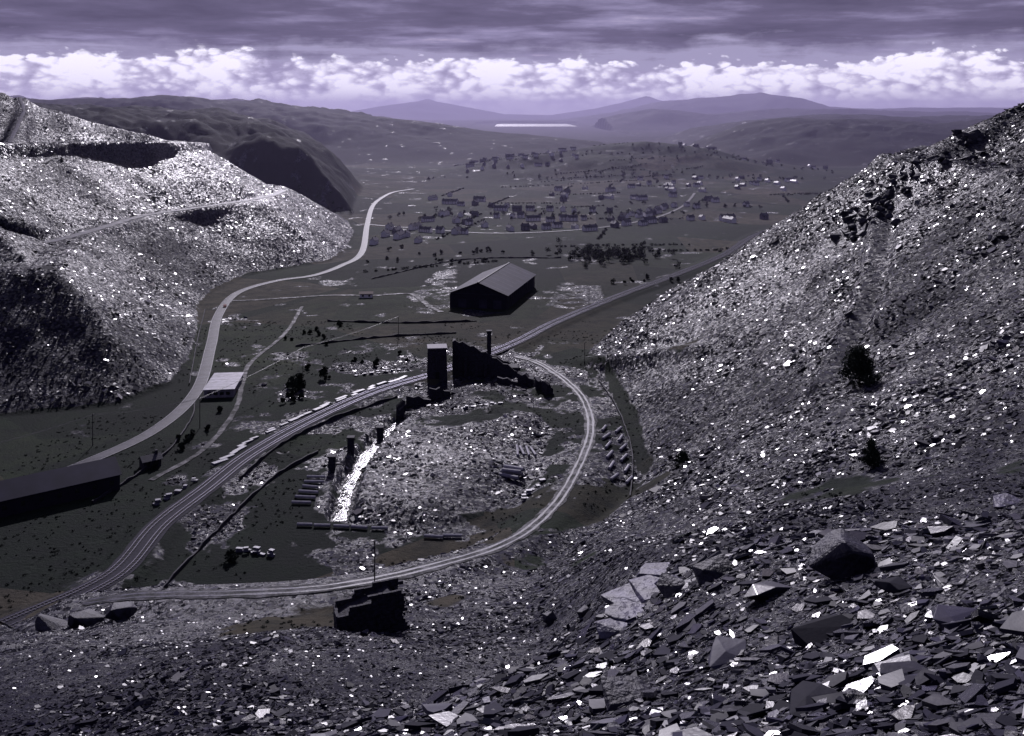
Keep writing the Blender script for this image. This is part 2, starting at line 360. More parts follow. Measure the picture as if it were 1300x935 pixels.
# ------------------------------------------------------------------ strips
def strip(name,C,hw,mat,dz,off=0,step=2.0,parent=None,jit=0,farz=.00035):
    P=catmull(C,step)
    T=np.gradient(P[:,:2],axis=0);T/=np.linalg.norm(T,axis=1)[:,None]+1e-9;Nn=np.stack([-T[:,1],T[:,0]],-1)
    n=len(P);ks=(-1,-.5,0,.5,1);Vv=[]
    for k in ks:
        w=np.full(n,hw)
        if jit: w=w*(1+jit*fbm(P[:,0]+k*50,P[:,1],5,3,1))
        q=P[:,:2]+Nn*(off+k*w)[:,None]
        Vv.append(np.column_stack([q,P[:,2]+dz+farz*P[:,1]-(.05*abs(k)**2 if hw>1 else 0)]))
    Vv=np.stack(Vv,1).reshape(-1,3);K=len(ks)
    i,j=np.meshgrid(np.arange(n-1),np.arange(K-1),indexing='ij');a=(i*K+j).ravel()
    o=mesh_np(name,Vv,np.stack([a,a+1,a+K+1,a+K],-1).ravel(),np.full(len(a),4),mat,True)
    o.data.flip_normals()
    if parent:o.parent=parent
    return o,P,Nn
road,_,_=strip('main_road',PTH['main_road'][0],2.7,M_ROAD,.12)
for s in (-2.45,2.45): strip('edge_line',PTH['main_road'][0],.05,M_LINE,.135,off=s,parent=road)
tk,_,_=strip('works_track',PTH['works_track'][0],2.1,M_TRK,.1,jit=.5)
for s in(-.95,.95): strip('wheel_rut',PTH['works_track'][0],.34,M_RUT,.125,off=s,parent=tk,jit=.9)
strip('yard_track',PTH['yard_track'][0],1.7,M_TRK,.1,jit=.5)
strip('farm_lane',PTH['farm_lane'][0],1.0,M_TRK,.1,jit=.5)
strip('village_road',PTH['village_road'][0],1.8,M_ROAD,.12)
strip('hill_path',PTH['hill_path'][0],.8,M_TRK,.08,jit=.5)
strip('tip_terrace_path',PTH['tip_terrace'][0],3.2,M_BENCH,.1,jit=.6)
strip('tip_terrace_path',PTH['tip_terrace_upper'][0],3.8,M_BENCH,.1,jit=.6)
strip('tip_incline_path',PTH['tip_incline'][0],1.3,M_BENCH,.1,jit=.6)
rw=empty('railway',(0,0,0))
bal,RP,RN=strip('ballast',PTH['railway_bed'][0],3.8,M_BAL,.1,parent=rw,jit=.15)
for tr in (-1.9,1.9):
    for g_ in (-.62,.62):
        P=RP;q=P[:,:2]+RN*(tr+g_);n=len(q);Z=P[:,2]+.1+.00035*P[:,1]
        Vv=[]
        for dx,dz in((-.045,.08),(-.045,.22),(.045,.22),(.045,.08)):
            Vv.append(np.column_stack([q+RN*dx,Z+dz]))
        Vv=np.stack(Vv,1).reshape(-1,3);i,j=np.meshgrid(np.arange(n-1),np.arange(3),indexing='ij');a=(i*4+j).ravel()
        o=mesh_np('rail',Vv,np.stack([a,a+1,a+5,a+4],-1).ravel(),np.full(len(a),4),M_RAIL);o.parent=rw
    Pd=catmull(PTH['railway_bed'][0][:34],.9);T=np.gradient(Pd[:,:2],axis=0);T/=np.linalg.norm(T,axis=1)[:,None];Nn=np.stack([-T[:,1],T[:,0]],-1)
    VV=[];FF=[]
    for p,tt,nn in zip(Pd,T,Nn):
        if p[1]>520: break
        c=p[:2]+nn*tr;zz=p[2]+.1+.00035*p[1];k=len(VV)
        for dz in(.0,.1):
            for s1,s2 in((-1,-1),(1,-1),(1,1),(-1,1)):
                r=c+nn*s1*1.1+tt*s2*.16;VV.append((r[0],r[1],zz+dz))
        FF+=[tuple(k+v for v in f) for f in BF]
    mesh_py('sleepers',VV,FF,M_SLP,rw)
strip('stream_pool',TRENCH,1.8,M_WATER,.15,step=2,jit=.9,farz=0)
lk=mesh_py('lake',[(-230,7400,-5),(600,7400,-5),(600,9400,-5),(-230,9400,-5)],[(0,1,2,3)],M_LAKE)
# ------------------------------------------------------------------ slate scree
def scree(name,x,y,size,tilt,mat,prism,lift=.0,thin=1,follow=.85):
    sl=samp(SL,x,y);rd=samp(ROAD,x,y);k=(sl>.45+.3*rng.random(len(x)))&(rd<.05)
    x,y=x[k],y[k];size=size[k]*np.exp(.9*fbm(x,y,16,4,3));n=len(x)
    z=samp(GZ,x,y);e=.7
    nx=-(samp(GZ,x+e,y)-samp(GZ,x-e,y))/(2*e);ny=-(samp(GZ,x,y+e)-samp(GZ,x,y-e))/(2*e)
    N=np.stack([nx*follow,ny*follow,np.ones(n)],-1)+rng.normal(0,1,(n,3))*tilt*np.array([1,1,.2]);N/=np.linalg.norm(N,axis=1)[:,None]
    N[:,2]=np.abs(N[:,2])
    R=rng.normal(0,1,(n,3));U=np.cross(N,R);U/=np.linalg.norm(U,axis=1)[:,None];W=np.cross(N,U)
    nc=5 if prism else 4
    ang=(np.arange(nc)[None,:]+rng.uniform(-.35,.35,(n,nc)))*2*np.pi/nc
    rad=rng.uniform(.55,1.2,(n,nc))*size[:,None]*.5;asp=rng.uniform(.35,1,(n,1))
    C=np.stack([x,y,z],-1)+N*(size*.05)[:,None]+np.array([0,0,1])*(size*lift)[:,None]
    top=C[:,None,:]+U[:,None,:]*(np.cos(ang)*rad)[...,None]+W[:,None,:]*(np.sin(ang)*rad*asp)[...,None]
    if prism:
        th=(size*rng.uniform(.05,.2,n)*thin)[:,None,None]
        top=top+N[:,None,:]*th*.5
        bot=top-N[:,None,:]*th
        V=np.concatenate([top,bot],1).reshape(-1,3);b0=np.arange(n)[:,None]*2*nc
        loops=[b0+np.arange(nc)[None,:]];tots=[nc]
        for i in range(nc):
            j=(i+1)%nc;loops.append(b0+np.array([[i,nc+i,nc+j,j]]));tots.append(4)
        L=np.concatenate(loops,1).ravel();T=np.tile(tots,n)
    else:
        V=top.reshape(-1,3);L=np.arange(n*nc);T=np.full(n,nc)
    return mesh_np(name,V,L,T,mat)
def wedge(n,y0,y1,a=-.62,b=.62,p=6):
    y=np.exp(rng.uniform(np.log(y0),np.log(y1),n));x=y*rng.uniform(a,b,n)+rng.uniform(-p,p,n);return x,y
x,y=wedge(110000,5,110);s=np.clip(rng.lognormal(-1.7,.55,len(x)),.06,1.2)*(.5+y/55);scree('slate_scree_foreground',x,y,s,.28,M_S,True,lift=.03)
x,y=wedge(2600,12,80,-.25,.6);s=np.clip(rng.lognormal(-.45,.4,len(x)),.3,1.9)*(.5+y/80);scree('slate_plates',x,y,s,.20,M_S,True,lift=.1,thin=.7,follow=.6)
x,y=wedge(80000,70,290);s=np.clip(rng.lognormal(-.75,.45,len(x)),.2,1.8);scree('slate_scree_hillside',x,y,s,.34,M_S,True,lift=.03)
n=80000;x=rng.uniform(38,290,n);y=rng.uniform(180,560,n);scree('slate_scree_tip',x,y,np.clip(rng.lognormal(-.30,.5,n),.25,2.8),.30,M_S,True,lift=.03,follow=.65)
n=100000;x=rng.uniform(-520,-135,n);y=rng.uniform(365,1000,n);scree('slate_scree_far_tip',x,y,np.clip(rng.lognormal(.15,.45,n),.5,3.4),.30,M_S,False,lift=.08,follow=.55)
n=32000;x=rng.uniform(-125,40,n);y=rng.uniform(230,500,n);scree('slate_scree_heap',x,y,np.clip(rng.lognormal(-.45,.5,n),.25,2.2),.28,M_S,True,lift=.03,follow=.7)
n=5000;x=rng.uniform(-78,66,n);y=rng.uniform(570,760,n);scree('slate_yard_waste',x,y,np.clip(rng.lognormal(.0,.4,n),.5,2.4),.15,M_S,False,lift=.05)
# ------------------------------------------------------------------ rocks
def hull(name,c,size,seed,mat,rot=(0,0,0),npts=16):
    r=random.Random(seed);bm=bmesh.new()
    for i in range(npts):
        v=Vector((r.uniform(-1,1),r.uniform(-1,1),r.uniform(-1,1)))
        mx=max(abs(v.x),abs(v.y),abs(v.z));v=v/mx*r.uniform(.8,1);bm.verts.new((v.x*size[0]/2,v.y*size[1]/2,v.z*size[2]/2))
    bmesh.ops.convex_hull(bm,input=bm.verts)
    bmesh.ops.delete(bm,geom=[v for v in bm.verts if not v.link_faces],context='VERTS')
    bmesh.ops.bevel(bm,geom=bm.edges[:],offset=min(size)*.03,segments=1,affect='EDGES')
    for f in bm.faces: f.smooth=False
    me=bpy.data.meshes.new(name);bm.to_mesh(me);bm.free();me.materials.append(mat)
    o=link(bpy.data.objects.new(name,me));o.location=c;o.rotation_euler=rot
    return o
def rock(name,x,y,size,seed,mat=None,rot=(0,0,0),sink=.2,n=16):
    return hull(name,(x,y,gz(x,y)+size[2]*(.5-sink)),size,seed,mat or M_ROCK,rot,n)
def rs_(be,de,k,seed,mat=None,rot=(0,0,0),n=16,sink=.2):
    x,y=sight(be,de);y_=min(y,90);return rock('slate_boulder',x,y,(k[0]*y_,k[1]*y_,k[2]*y_),seed,mat,rot,sink,n)
rs_(.335,.47,(.080,.06,.056),3,None,(.1,.15,.4),14)
rs_(.04,.52,(.03,.025,.02),8,None,(.2,.1,.3));rs_(.072,.515,(.028,.018,.018),11,None,(.3,.1,.9))
rs_(.205,.475,(.04,.03,.016),13,None,(.1,-.2,.2));rs_(.26,.495,(.055,.04,.016),17,M_S,(-.1,.1,.7));rs_(.39,.49,(.05,.035,.016),19,M_S,(.1,.1,1.7))
rs_(.50,.40,(.05,.04,.010),23,M_PALE,(.0,-.05,.3));rs_(.165,.49,(.04,.03,.014),29,None,(.15,.1,-.4));rs_(.32,.535,(.07,.045,.014),41,M_S,(.05,-.08,.5));rs_(.45,.52,(.07,.05,.016),43,M_S,(.0,.1,1.2))
rs_(.12,.60,(.06,.045,.016),47,None,(.1,.1,.2));rs_(.3,.61,(.07,.05,.02),53,M_S,(.05,-.05,.8));rs_(.4,.58,(.06,.05,.012),59,M_S,(.0,.05,.3));rs_(.22,.56,(.055,.04,.012),61,M_S,(.05,-.1,1.3))
for k,(be,de,w,l,hh) in enumerate([(.150,.470,.055,.07,.014),(.146,.490,.045,.06,.014),(.128,.500,.06,.06,.016),(.118,.518,.045,.05,.014),(.105,.53,.03,.04,.012),(.158,.483,.02,.03,.014)]):
    x,y=sight(be,de);y_=min(y,90);hull('bare_rock_slab',(x,y,gz(x,y)+.08),(w*y_,l*y_,hh*y_),31+k,M_PALE,(-.12+.04*k,-.10+.03*k,-.4+k*.5),34)
rb=[]
for i in range(420):
    yy=math.exp(random.uniform(math.log(12),math.log(80)));xx=yy*random.uniform(-.3,.58)
    s=random.uniform(.2,.6)*(.5+yy/65)
    o=rock('slate_rubble',xx,yy,(s*random.uniform(1,1.7),s,s*random.uniform(.1,.5)),100+i,mat=M_S if i%2 else M_ROCK,rot=(random.uniform(-.4,.4),random.uniform(-.4,.4),random.uniform(0,6)),n=11);rb.append(o)
def join(objs,name):
    bpy.context.view_layer.update()
    for o in bpy.context.selected_objects:o.select_set(False)
    for o in objs:o.select_set(True)
    bpy.context.view_layer.objects.active=objs[0];bpy.ops.object.join();objs[0].name=name;objs[0].select_set(False);return objs[0]
join(rb,'slate_rubble')
oc=[]
for i in range(130):
    t_=random.random();x=143+t_*75+random.uniform(-4,4);y=422+t_*35+random.gauss(0,9);s=random.uniform(1.5,4.5)
    oc.append(rock('rock_outcrop',x,y,(s*1.4,s,s*.8),700+i,rot=(random.uniform(-.4,.4),random.uniform(-.4,.4),random.uniform(0,3)),sink=.35,n=12))
join(oc,'rock_outcrop')
oc=[]
for i in range(60):
    t_=random.random();p=TRENCH[int(t_*(len(TRENCH)-1))];s=random.uniform(.4,1.5)
    oc.append(hull('stream_boulders',(p[0]+random.uniform(-2.2,2.2),p[1]+random.uniform(-4,4),-1.9),(s*1.4,s,s*.6),900+i,M_ROCK,(0,0,random.uniform(0,3)),12))
join(oc,'stream_boulders')
# ------------------------------------------------------------------ buildings
def warehouse(x,y,ang):
    e=empty('warehouse',(x,y,gz(x,y)),ang);W,Ln,h,r=36,78,8.5,15.5
    V=[(-W/2,0,-2),(W/2,0,-2),(W/2,0,h),(0,0,r),(-W/2,0,h)];V+=[(a,Ln,c) for a,b,c in V]
    mesh_py('walls',V,[(0,1,2,3,4),(9,8,7,6,5),(1,6,7,2),(5,0,4,9)],M_CLAD,e)
    o=1.0;k=(r-h)/(W/2)
    for s in(-1,1):
        V=[(0,-o,r+.15),(s*(W/2+o),-o,h-k*o+.15),(s*(W/2+o),Ln+o,h-k*o+.15),(0,Ln+o,r+.15)]
        V+=[(a,b,c+.2) for a,b,c in V]
        mesh_py('roof_sheet',V,BF,M_SHED,e)
        for i in range(8):
            y0=4+i*9.5
            V=[(s*2,y0,r-k*2+.38),(s*(W/2-2),y0,h+k*2+.38),(s*(W/2-2),y0+.9,h+k*2+.38),(s*2,y0+.9,r-k*2+.38)]
            mesh_py('rooflight',V,[(0,1,2,3) if s<0 else (3,2,1,0)],M_SKYL,e)
        for i in range(14):
            box('wall_rib',(s*(W/2+.12),3+i*5.5,h/2-.2),(.2,.3,h-.5),M_SHED,e)
    box('ridge_cap',(0,Ln/2,r+.42),(1.0,Ln+2,.25),M_SHED,e)
    for dx in(-10,3,12): box('loading_door',(dx,-.08,2.6),(5,.12,5.2),M_SHED,e)
    box('fascia',(0,-.1,h+.1),(W,.15,.35),M_SHED,e)
warehouse(-20.5,597,math.atan2(74,18)-math.pi/2)
def gable(name,x,y,ang,W,Ln,h,r,wall,roof,z=None,win=3,chim=True):
    e=empty(name,(x,y,gz(x,y) if z is None else z),ang)
    V=[(-Ln/2,-W/2,-2),(Ln/2,-W/2,-2),(Ln/2,W/2,-2),(-Ln/2,W/2,-2),(-Ln/2,-W/2,h),(Ln/2,-W/2,h),(Ln/2,W/2,h),(-Ln/2,W/2,h),(-Ln/2,0,r),(Ln/2,0,r)]
    mesh_py('walls',V,[(0,1,5,4),(2,3,7,6),(1,2,6,9,5),(3,0,4,8,7)],wall,e)
    k=(r-h)/(W/2);o=.5
    for s in(-1,1):
        V=[(-Ln/2-o,0,r+.05),(Ln/2+o,0,r+.05),(Ln/2+o,s*(W/2+o),h-k*o+.05),(-Ln/2-o,s*(W/2+o),h-k*o+.05)];V+=[(a,b,c+.18) for a,b,c in V]
        mesh_py('roof',V,BF,roof,e)
    for i in range(win):
        xx=-Ln/2+(i+.5)*Ln/win
        for s in(-1,1): box('window',(xx,s*(W/2+.03),h*.55),(1.2,.06,1.3),M_GLASS,e)
    box('door',(Ln/2+.03,0,1.05),(.06,1.2,2.1),M_DOOR,e)
    if chim: box('chimney',(Ln/2-1,0,r+.5),(.8,.8,1.6),M_STONE,e)
    return e
gable('long_shed',-146,302,math.atan2(24,30),13,46,5,8.5,M_CLAD,M_SHED,win=9,chim=False)
gable('site_hut',-122,332,.7,4,6,2.6,3.8,M_STONE,M_ROOF,win=2)
gable('site_cabin',-93,628,.1,4,8,2.6,3.6,M_WHITE,M_DOOR,win=2,chim=False)
e=empty('flat_roofed_workshop',(-124,424,gz(-124,424)),.12)
box('walls',(0,0,.8),(12,26,5),M_CONC,e);box('roof',(0,0,3.45),(13,27,.3),M_PROOF,e,.05)
for i in range(4): box('window',(-3.8+i*2.5,-13.04,1.8),(1.6,.08,1.3),M_GLASS,e)
for i in range(6): box('roof_seam',(0,-10+i*4,3.61),(12.8,.06,.03),M_CONC,e)
box('door',(6.04,-6,1.2),(.08,1.3,2.2),M_DOOR,e)
e=empty('stone_tower',(-33.5,440,gz(-33.5,440)),.12)
V=bx((0,0,0),(8.4,7.6,1));V=[(vx*(1.06 if vz<0 else .97),vy*(1.06 if vz<0 else .97),-2 if vz<0 else 13.0) for vx,vy,vz in V]
mesh_py('walls',V,BF,M_STONE,e)
box('parapet',(0,0,13.25),(8.9,8.1,.5),M_CONC,e,.08)
for dx in(-2,2): box('opening',(dx,-3.86,9),(1.1,.3,2),M_GLASS,e)
box('doorway',(0,-4.0,1.4),(1.6,.3,2.8),M_GLASS,e)
e=empty('ruined_incline_house',(-13,446,gz(-13,446)),.02)
pf=[(-14,-2),(-14,15.5),(-12.8,16.2),(-11,15.0),(-9.5,15.6),(-6,13.4),(-4.5,13.6),(-1,10.8),(1,10.9),(4,8.2),(6,8.0),(9,5.4),(11,5.2),(14,2.4),(17,1.6),(17,-2)]
def extr(name,pf,y0,y1,mat,par):
    n=len(pf);V=[(a,y0,c) for a,c in pf]+[(a,y1,c) for a,c in pf]
    F=[tuple(range(n)),tuple(range(2*n-1,n-1,-1))]+[(i+n,(i+1)%n+n,(i+1)%n,i) for i in range(n)]
    return mesh_py(name,V,F,mat,par)
extr('front_wall',pf,-1.2,0,M_STONE,e)
extr('back_wall',[(a,max(c*.82,-2)) for a,c in pf],8,9.2,M_STONE,e)
extr('end_wall',[(-14,-2),(-14,14.8),(-12.8,14.8),(-12.8,-2)],0,8,M_STONE,e)
box('buttress',(-8,-2,4),(1.5,1.6,8),M_STONE,e,.1);box('buttress_b',(1,-1.9,2.5),(1.5,1.4,6),M_STONE,e,.1)
box('chimney_stack',(2.6,4,9),(2.0,2.0,20),M_STONE,e,.08);box('chimney_cap',(2.6,4,19.2),(2.5,2.5,.5),M_STONE,e)
box('incline_ramp',(7,4,1.2),(18,7,4),M_STONE,e,.3)
for i,(x_,y_,w_,d_,h_) in enumerate([(6,432,7,3,5),(12,425,4,6,4.5),(15,417,3,5,5),(-2,428,9,1.4,3.4),(-38,400,10,1.3,4),(-30,408,9,1.3,4.5),(-44,391,1.3,9,4)]):
    e=empty('ruined_wall',(x_,y_,gz(x_,y_)),.3*(i%3)-.2)
    extr('masonry',[(-w_/2,-2),(-w_/2,h_),(-w_*.2,h_*.8),(0,h_*.95),(w_*.2,h_*.6),(w_/2,h_*.5),(w_/2,-2)],-d_/2,d_/2,M_STONE,e)
    box('fallen_stone',(w_*.3,-d_/2-.6,.2),(1.2,.8,.8),M_STONE,e,.1)
for i,(x_,y_) in enumerate([(-56.5,345),(-49,366),(-60,328)]):
    e=empty('stone_pier',(x_,y_,gz(x_,y_)));box('shaft',(0,0,1),(2.2,2.2,7),M_STONE,e,.2);box('cap',(0,0,4.7),(2.7,2.7,.4),M_STONE,e,.05)
# drystone winding-engine base: battered courses of rough blocks, broken top rising to the right
x_,y_=-23,158;e=empty('ruined_engine_base',(x_,y_,gz(x_,y_)),.3);e.rotation_euler=(0,-.05,.3)
extr('core',[(-4.7,-2.5),(-4.9,3.4),(0,4.6),(3.4,5.6),(4.7,4.4),(4.8,-2.5)],-1.9,1.9,M_STONE,e)
rr_=random.Random(5);VV=[];FF=[]
for side in (-1,1):
    for lv in range(13):
        z0=-1.2+lv*.58;xx=-5.1+rr_.uniform(0,.4)
        while xx<5.0:
            w_=rr_.uniform(.7,1.7);top_=4.0+(xx+5)*.28+rr_.uniform(-.3,.5)
            if z0<top_:
                k=len(VV);dd=rr_.uniform(-.06,.10);VV+=bx((xx+w_/2,side*(2.02+dd),z0+.28),(w_-.05,.5,.53));FF+=[tuple(k+v for v in f) for f in BF]
            xx+=w_
mesh_py('wall_courses',VV,FF,M_STONE,e)
VV=[];FF=[]
for s_ in(-1,1):
    for lv in range(11):
        for j in range(4):
            z0=-1.2+lv*.58
            if z0<(4.0 if s_<0 else 5.2): k=len(VV);VV+=bx((s_*(4.98+rr_.uniform(-.06,.08)),-1.5+j*1.0,z0+.28),(.5,.94,.53));FF+=[tuple(k+v for v in f) for f in BF]
mesh_py('end_courses',VV,FF,M_STONE,e)
for i in range(9): box('fallen_block',(rr_.uniform(-6,6),rr_.uniform(-5.5,-3),rr_.uniform(.0,.5)),(rr_.uniform(.6,1.4),rr_.uniform(.5,1),.6),M_STONE,e,.06)
def beams(name,x0,y0,items,L,r,mat,ang):
    e=empty(name,(x0,y0,gz(x0,y0)),0)
    for i,(dx,dy,dz) in enumerate(items):
        bm=bmesh.new();bmesh.ops.create_cone(bm,cap_ends=True,segments=8,radius1=r,radius2=r*.96,depth=L*random.uniform(.85,1.1))
        bmesh.ops.rotate(bm,verts=bm.verts,matrix=Matrix.Rotation(math.pi/2,3,'X'));bmesh.ops.rotate(bm,verts=bm.verts,matrix=Matrix.Rotation(ang+random.uniform(-.12,.12),3,'Z'))
        me=bpy.data.meshes.new('log');bm.to_mesh(me);bm.free();me.materials.append(mat);o=link(bpy.data.objects.new('log',me));o.parent=e
        zz=gz(x0+dx,y0+dy)-e.location.z;o.location=(dx+random.uniform(-.3,.3),dy,zz+r+dz)
    return e
M_LOG=simple('weathered_timber',(.24,.23,.28),.45,.3,1,.2)
it=[]
for i in range(6):
    for j in range(2): it.append((j*5.0+i*.3,i*9.5,.1))
beams('timber_stack',33,318,it,6.0,.55,M_LOG,-.45)
beams('timber_stack',-1,318,[(0,0,0),(1,3.0,.2),(2,6.0,.4),(0.5,1.5,1.2),(1.5,4.5,1.4)],7,.7,M_LOG,1.2)
beams('timber_stack',2,343,[(i*1.7,i*.3,.1) for i in range(4)],9,.5,M_LOG,.1)
beams('timber_stack',-64,300,[(0,i*4.2,.1) for i in range(6)],6,.5,M_LOG,1.45)
beams('timber_stack',-60,284,[(i*5.5,-i*.6,.1) for i in range(5)],5,.5,M_LOG,1.5)
beams('timber_stack',-22,276,[(0,0,.1),(5,.5,.1)],6,.5,M_LOG,1.5)
M_SAW=simple('sawn_slate',(.09,.085,.13),.48,.4,.6,.2,.4)
e=empty('slab_pile',(0,0,0));q=catmull([(-95,330,0),(-84,366,0),(-64,403,0),(-42,436,0)],2)
for i in range(26):
    t_=i/25;p=q[int(t_*(len(q)-1))];dx=-3.8-random.choice([0,0,2.6])
    o=box('sawn_slab',(0,0,0),(random.uniform(1,2),random.uniform(3,7),.7),M_SAW,e,.08);o.location=(p[0]+dx,p[1]+3,gz(p[0]+dx,p[1]+3)+.4);o.rotation_euler=(0,0,-.5+random.uniform(-.2,.2))
for (x0,y0,nn,dx,dy) in [(-74,268,5,2.3,-.6),(-108,300,5,1.5,4),(-70,445,7,3,1.5),(-18,388,6,2.6,1),(4,300,5,1.4,3)]:
    e=empty('dressed_slate_stack',(x0,y0,gz(x0,y0)))
    for i in range(nn):
        for lv in range(random.choice([1,2,3])):
            o=box('slate_block',(0,0,0),(random.uniform(1.2,2.2),random.uniform(.9,1.5),.5),M_SAW,e,.04);X_=i*dx+random.uniform(-.5,.5);Y_=i*dy+random.uniform(-.8,.8)
            o.location=(X_,Y_,gz(x0+X_,y0+Y_)-e.location.z+.25+lv*.51);o.rotation_euler=(0,0,random.uniform(-.5,.5))
for k in range(3):
    rock('slate_boulder',-99+k*7,212+k,(8,5,3.4),200+k,rot=(0,.2,.4*k))
def house_mesh(seed):
    r=random.Random(seed);Ln=r.choice([8,9,11,13,20,26]);W=7;h=4.8;rr=7.6
    V=[];F=[];mi=[]
    def add(vs,fs,m):
        k=len(V);V.extend(vs);F.extend([tuple(k+i for i in f) for f in fs]);mi.extend([m]*len(fs))
    add([(-Ln/2,-W/2,-2),(Ln/2,-W/2,-2),(Ln/2,W/2,-2),(-Ln/2,W/2,-2),(-Ln/2,-W/2,h),(Ln/2,-W/2,h),(Ln/2,W/2,h),(-Ln/2,W/2,h),(-Ln/2,0,rr),(Ln/2,0,rr)],[(0,1,5,4),(2,3,7,6),(1,2,6,9,5),(3,0,4,8,7)],0)
    for s in(-1,1):
        q=[(-Ln/2-.4,0,rr+.05),(Ln/2+.4,0,rr+.05),(Ln/2+.4,s*(W/2+.5),h-.35),(-Ln/2-.4,s*(W/2+.5),h-.35)];q+=[(a,b,c+.2) for a,b,c in q];add(q,BF,1)
    for i in range(max(2,int(Ln/3.5))):
        xx=-Ln/2+(i+.5)*Ln/max(2,int(Ln/3.5))
        for zz in(1.3,3.6):
            for s in(-1,1): add(bx((xx,s*(W/2+.02),zz),(1.1,.08,1.2)),BF,2)
    for xx in ([-Ln/2+.8,Ln/2-.8]+([0] if Ln>15 else [])): add(bx((xx,0,rr+.5),(1.0,.7,1.5)),BF,3)
    me=bpy.data.meshes.new('village_house');me.from_pydata(V,[],F)
    for m in(M_WHITE if seed%4 else M_CONC,M_ROOF,M_GLASS,M_STONE):me.materials.append(m)
    me.polygons.foreach_set('material_index',mi);me.polygons.foreach_set('use_smooth',[False]*len(F));me.update();return me
HM=[house_mesh(i) for i in range(12)]
def house(x,y,a):
    if samp(ROAD,x,y)[0]>.01 or samp(SL,x,y)[0]>.5: return
    o=link(bpy.data.objects.new('village_house',random.choice(HM)));o.location=(x,y,gz(x,y));o.rotation_euler=(0,0,a);s=random.uniform(.66,.88);o.scale=(s,s,s)
def cluster(cx,cy,sx,sy,n,ang):
    for i in range(n):
        house(cx+random.uniform(-1,1)*sx,cy+random.uniform(-1,1)*sy,ang+random.choice([0,0,math.pi/2])+random.uniform(-.12,.12))
def row(x0,y0,x1,y1,n):
    a=math.atan2(y1-y0,x1-x0)
    for i in range(n):
        t_=(i+.5)/n;house(x0+(x1-x0)*t_+random.uniform(-5,5),y0+(y1-y0)*t_+random.uniform(-9,9),a+random.choice([0,0,0,1.57])+random.uniform(-.15,.15))
cluster(-100,940,25,60,9,1.3);cluster(-80,1060,60,60,9,.5);cluster(180,1400,130,120,22,.6);cluster(250,1150,60,100,8,.4)
row(-110,985,-20,945,6);row(-5,985,65,1010,6);row(75,985,170,1060,7);row(100,1060,190,1160,8);row(130,1120,220,1240,8);row(-80,1120,20,1090,7);row(-20,1180,120,1160,8);row(20,1060,90,1080,5)
for k in range(5): row(-90,1780+k*55,130,1800+k*50,9)
cluster(360,1550,150,130,22,.4);cluster(-60,1300,60,90,10,1.2);cluster(430,2000,200,120,20,.2)
# ------------------------------------------------------------------ foliage
def leaves(centers,radii,n_each,leaf,name,mat):
    C=np.repeat(np.asarray(centers,float),n_each,0);R=np.repeat(np.asarray(radii,float),n_each,0);n=len(C)
    d=rng.normal(0,1,(n,3));d/=np.linalg.norm(d,axis=1)[:,None];P=C+d*R*(rng.random((n,1))**.45)
    N=rng.normal(0,1,(n,3));N/=np.linalg.norm(N,axis=1)[:,None];U=np.cross(N,rng.normal(0,1,(n,3)));U/=np.linalg.norm(U,axis=1)[:,None];W=np.cross(N,U)
    s=leaf*rng.uniform(.5,1.4,(n,1))
    q=np.stack([P+U*s,P+W*s*.7,P-U*s,P-W*s*.7],1).reshape(-1,3)
    return mesh_np(name,q,np.arange(4*n),np.full(n,4),mat)
cs=[];rs=[]
def wood(cx,cy,sx,sy,n,h):
    for i in range(n):
        x=cx+random.gauss(0,.5)*sx;y=cy+random.gauss(0,.5)*sy
        if samp(ROAD,x,y)[0]>.01: continue
        hh=h*random.uniform(.5,1.2);z=gz(x,y)
        for k in range(3):
            cs.append((x+random.uniform(-1,1)*hh*.25,y+random.uniform(-1,1)*hh*.25,z+hh*random.uniform(.2,.7)));r=hh*random.uniform(.22,.38);rs.append((r,r,r*.9))
wood(80,800,45,45,110,7);wood(-60,830,60,20,14,4);wood(40,1130,150,30,26,6);wood(-90,1120,50,50,16,6);wood(220,1230,80,60,20,6)
wood(200,1680,300,40,70,7);wood(380,1850,300,60,70,7);wood(-94,428,5,24,18,3.5);wood(-108,520,14,30,10,3);wood(-60,470,18,18,8,2.5);wood(-40,780,80,10,14,3.5);wood(-117,360,5,26,10,2.6);wood(100,690,30,20,8,4)
wood(-230,1150,40,30,30,8)
for i in range(60):
    ax=random.uniform(-120,420);ay=random.uniform(700,2100);an=random.choice([.1,1.4,.5]);Lh=random.uniform(50,160)
    for k in range(int(Lh/4)):
        if random.random()<.25: continue
        x=ax+math.cos(an)*k*4+random.uniform(-1.5,1.5);y=ay+math.sin(an)*k*4
        if samp(ROAD,x,y)[0]>.01: continue
        r=random.uniform(.8,2.2);cs.append((x,y,gz(x,y)+.6));rs.append((r,r,r*.7))
leaves(cs,rs,44,.5,'distant_woodland',M_LEAF)
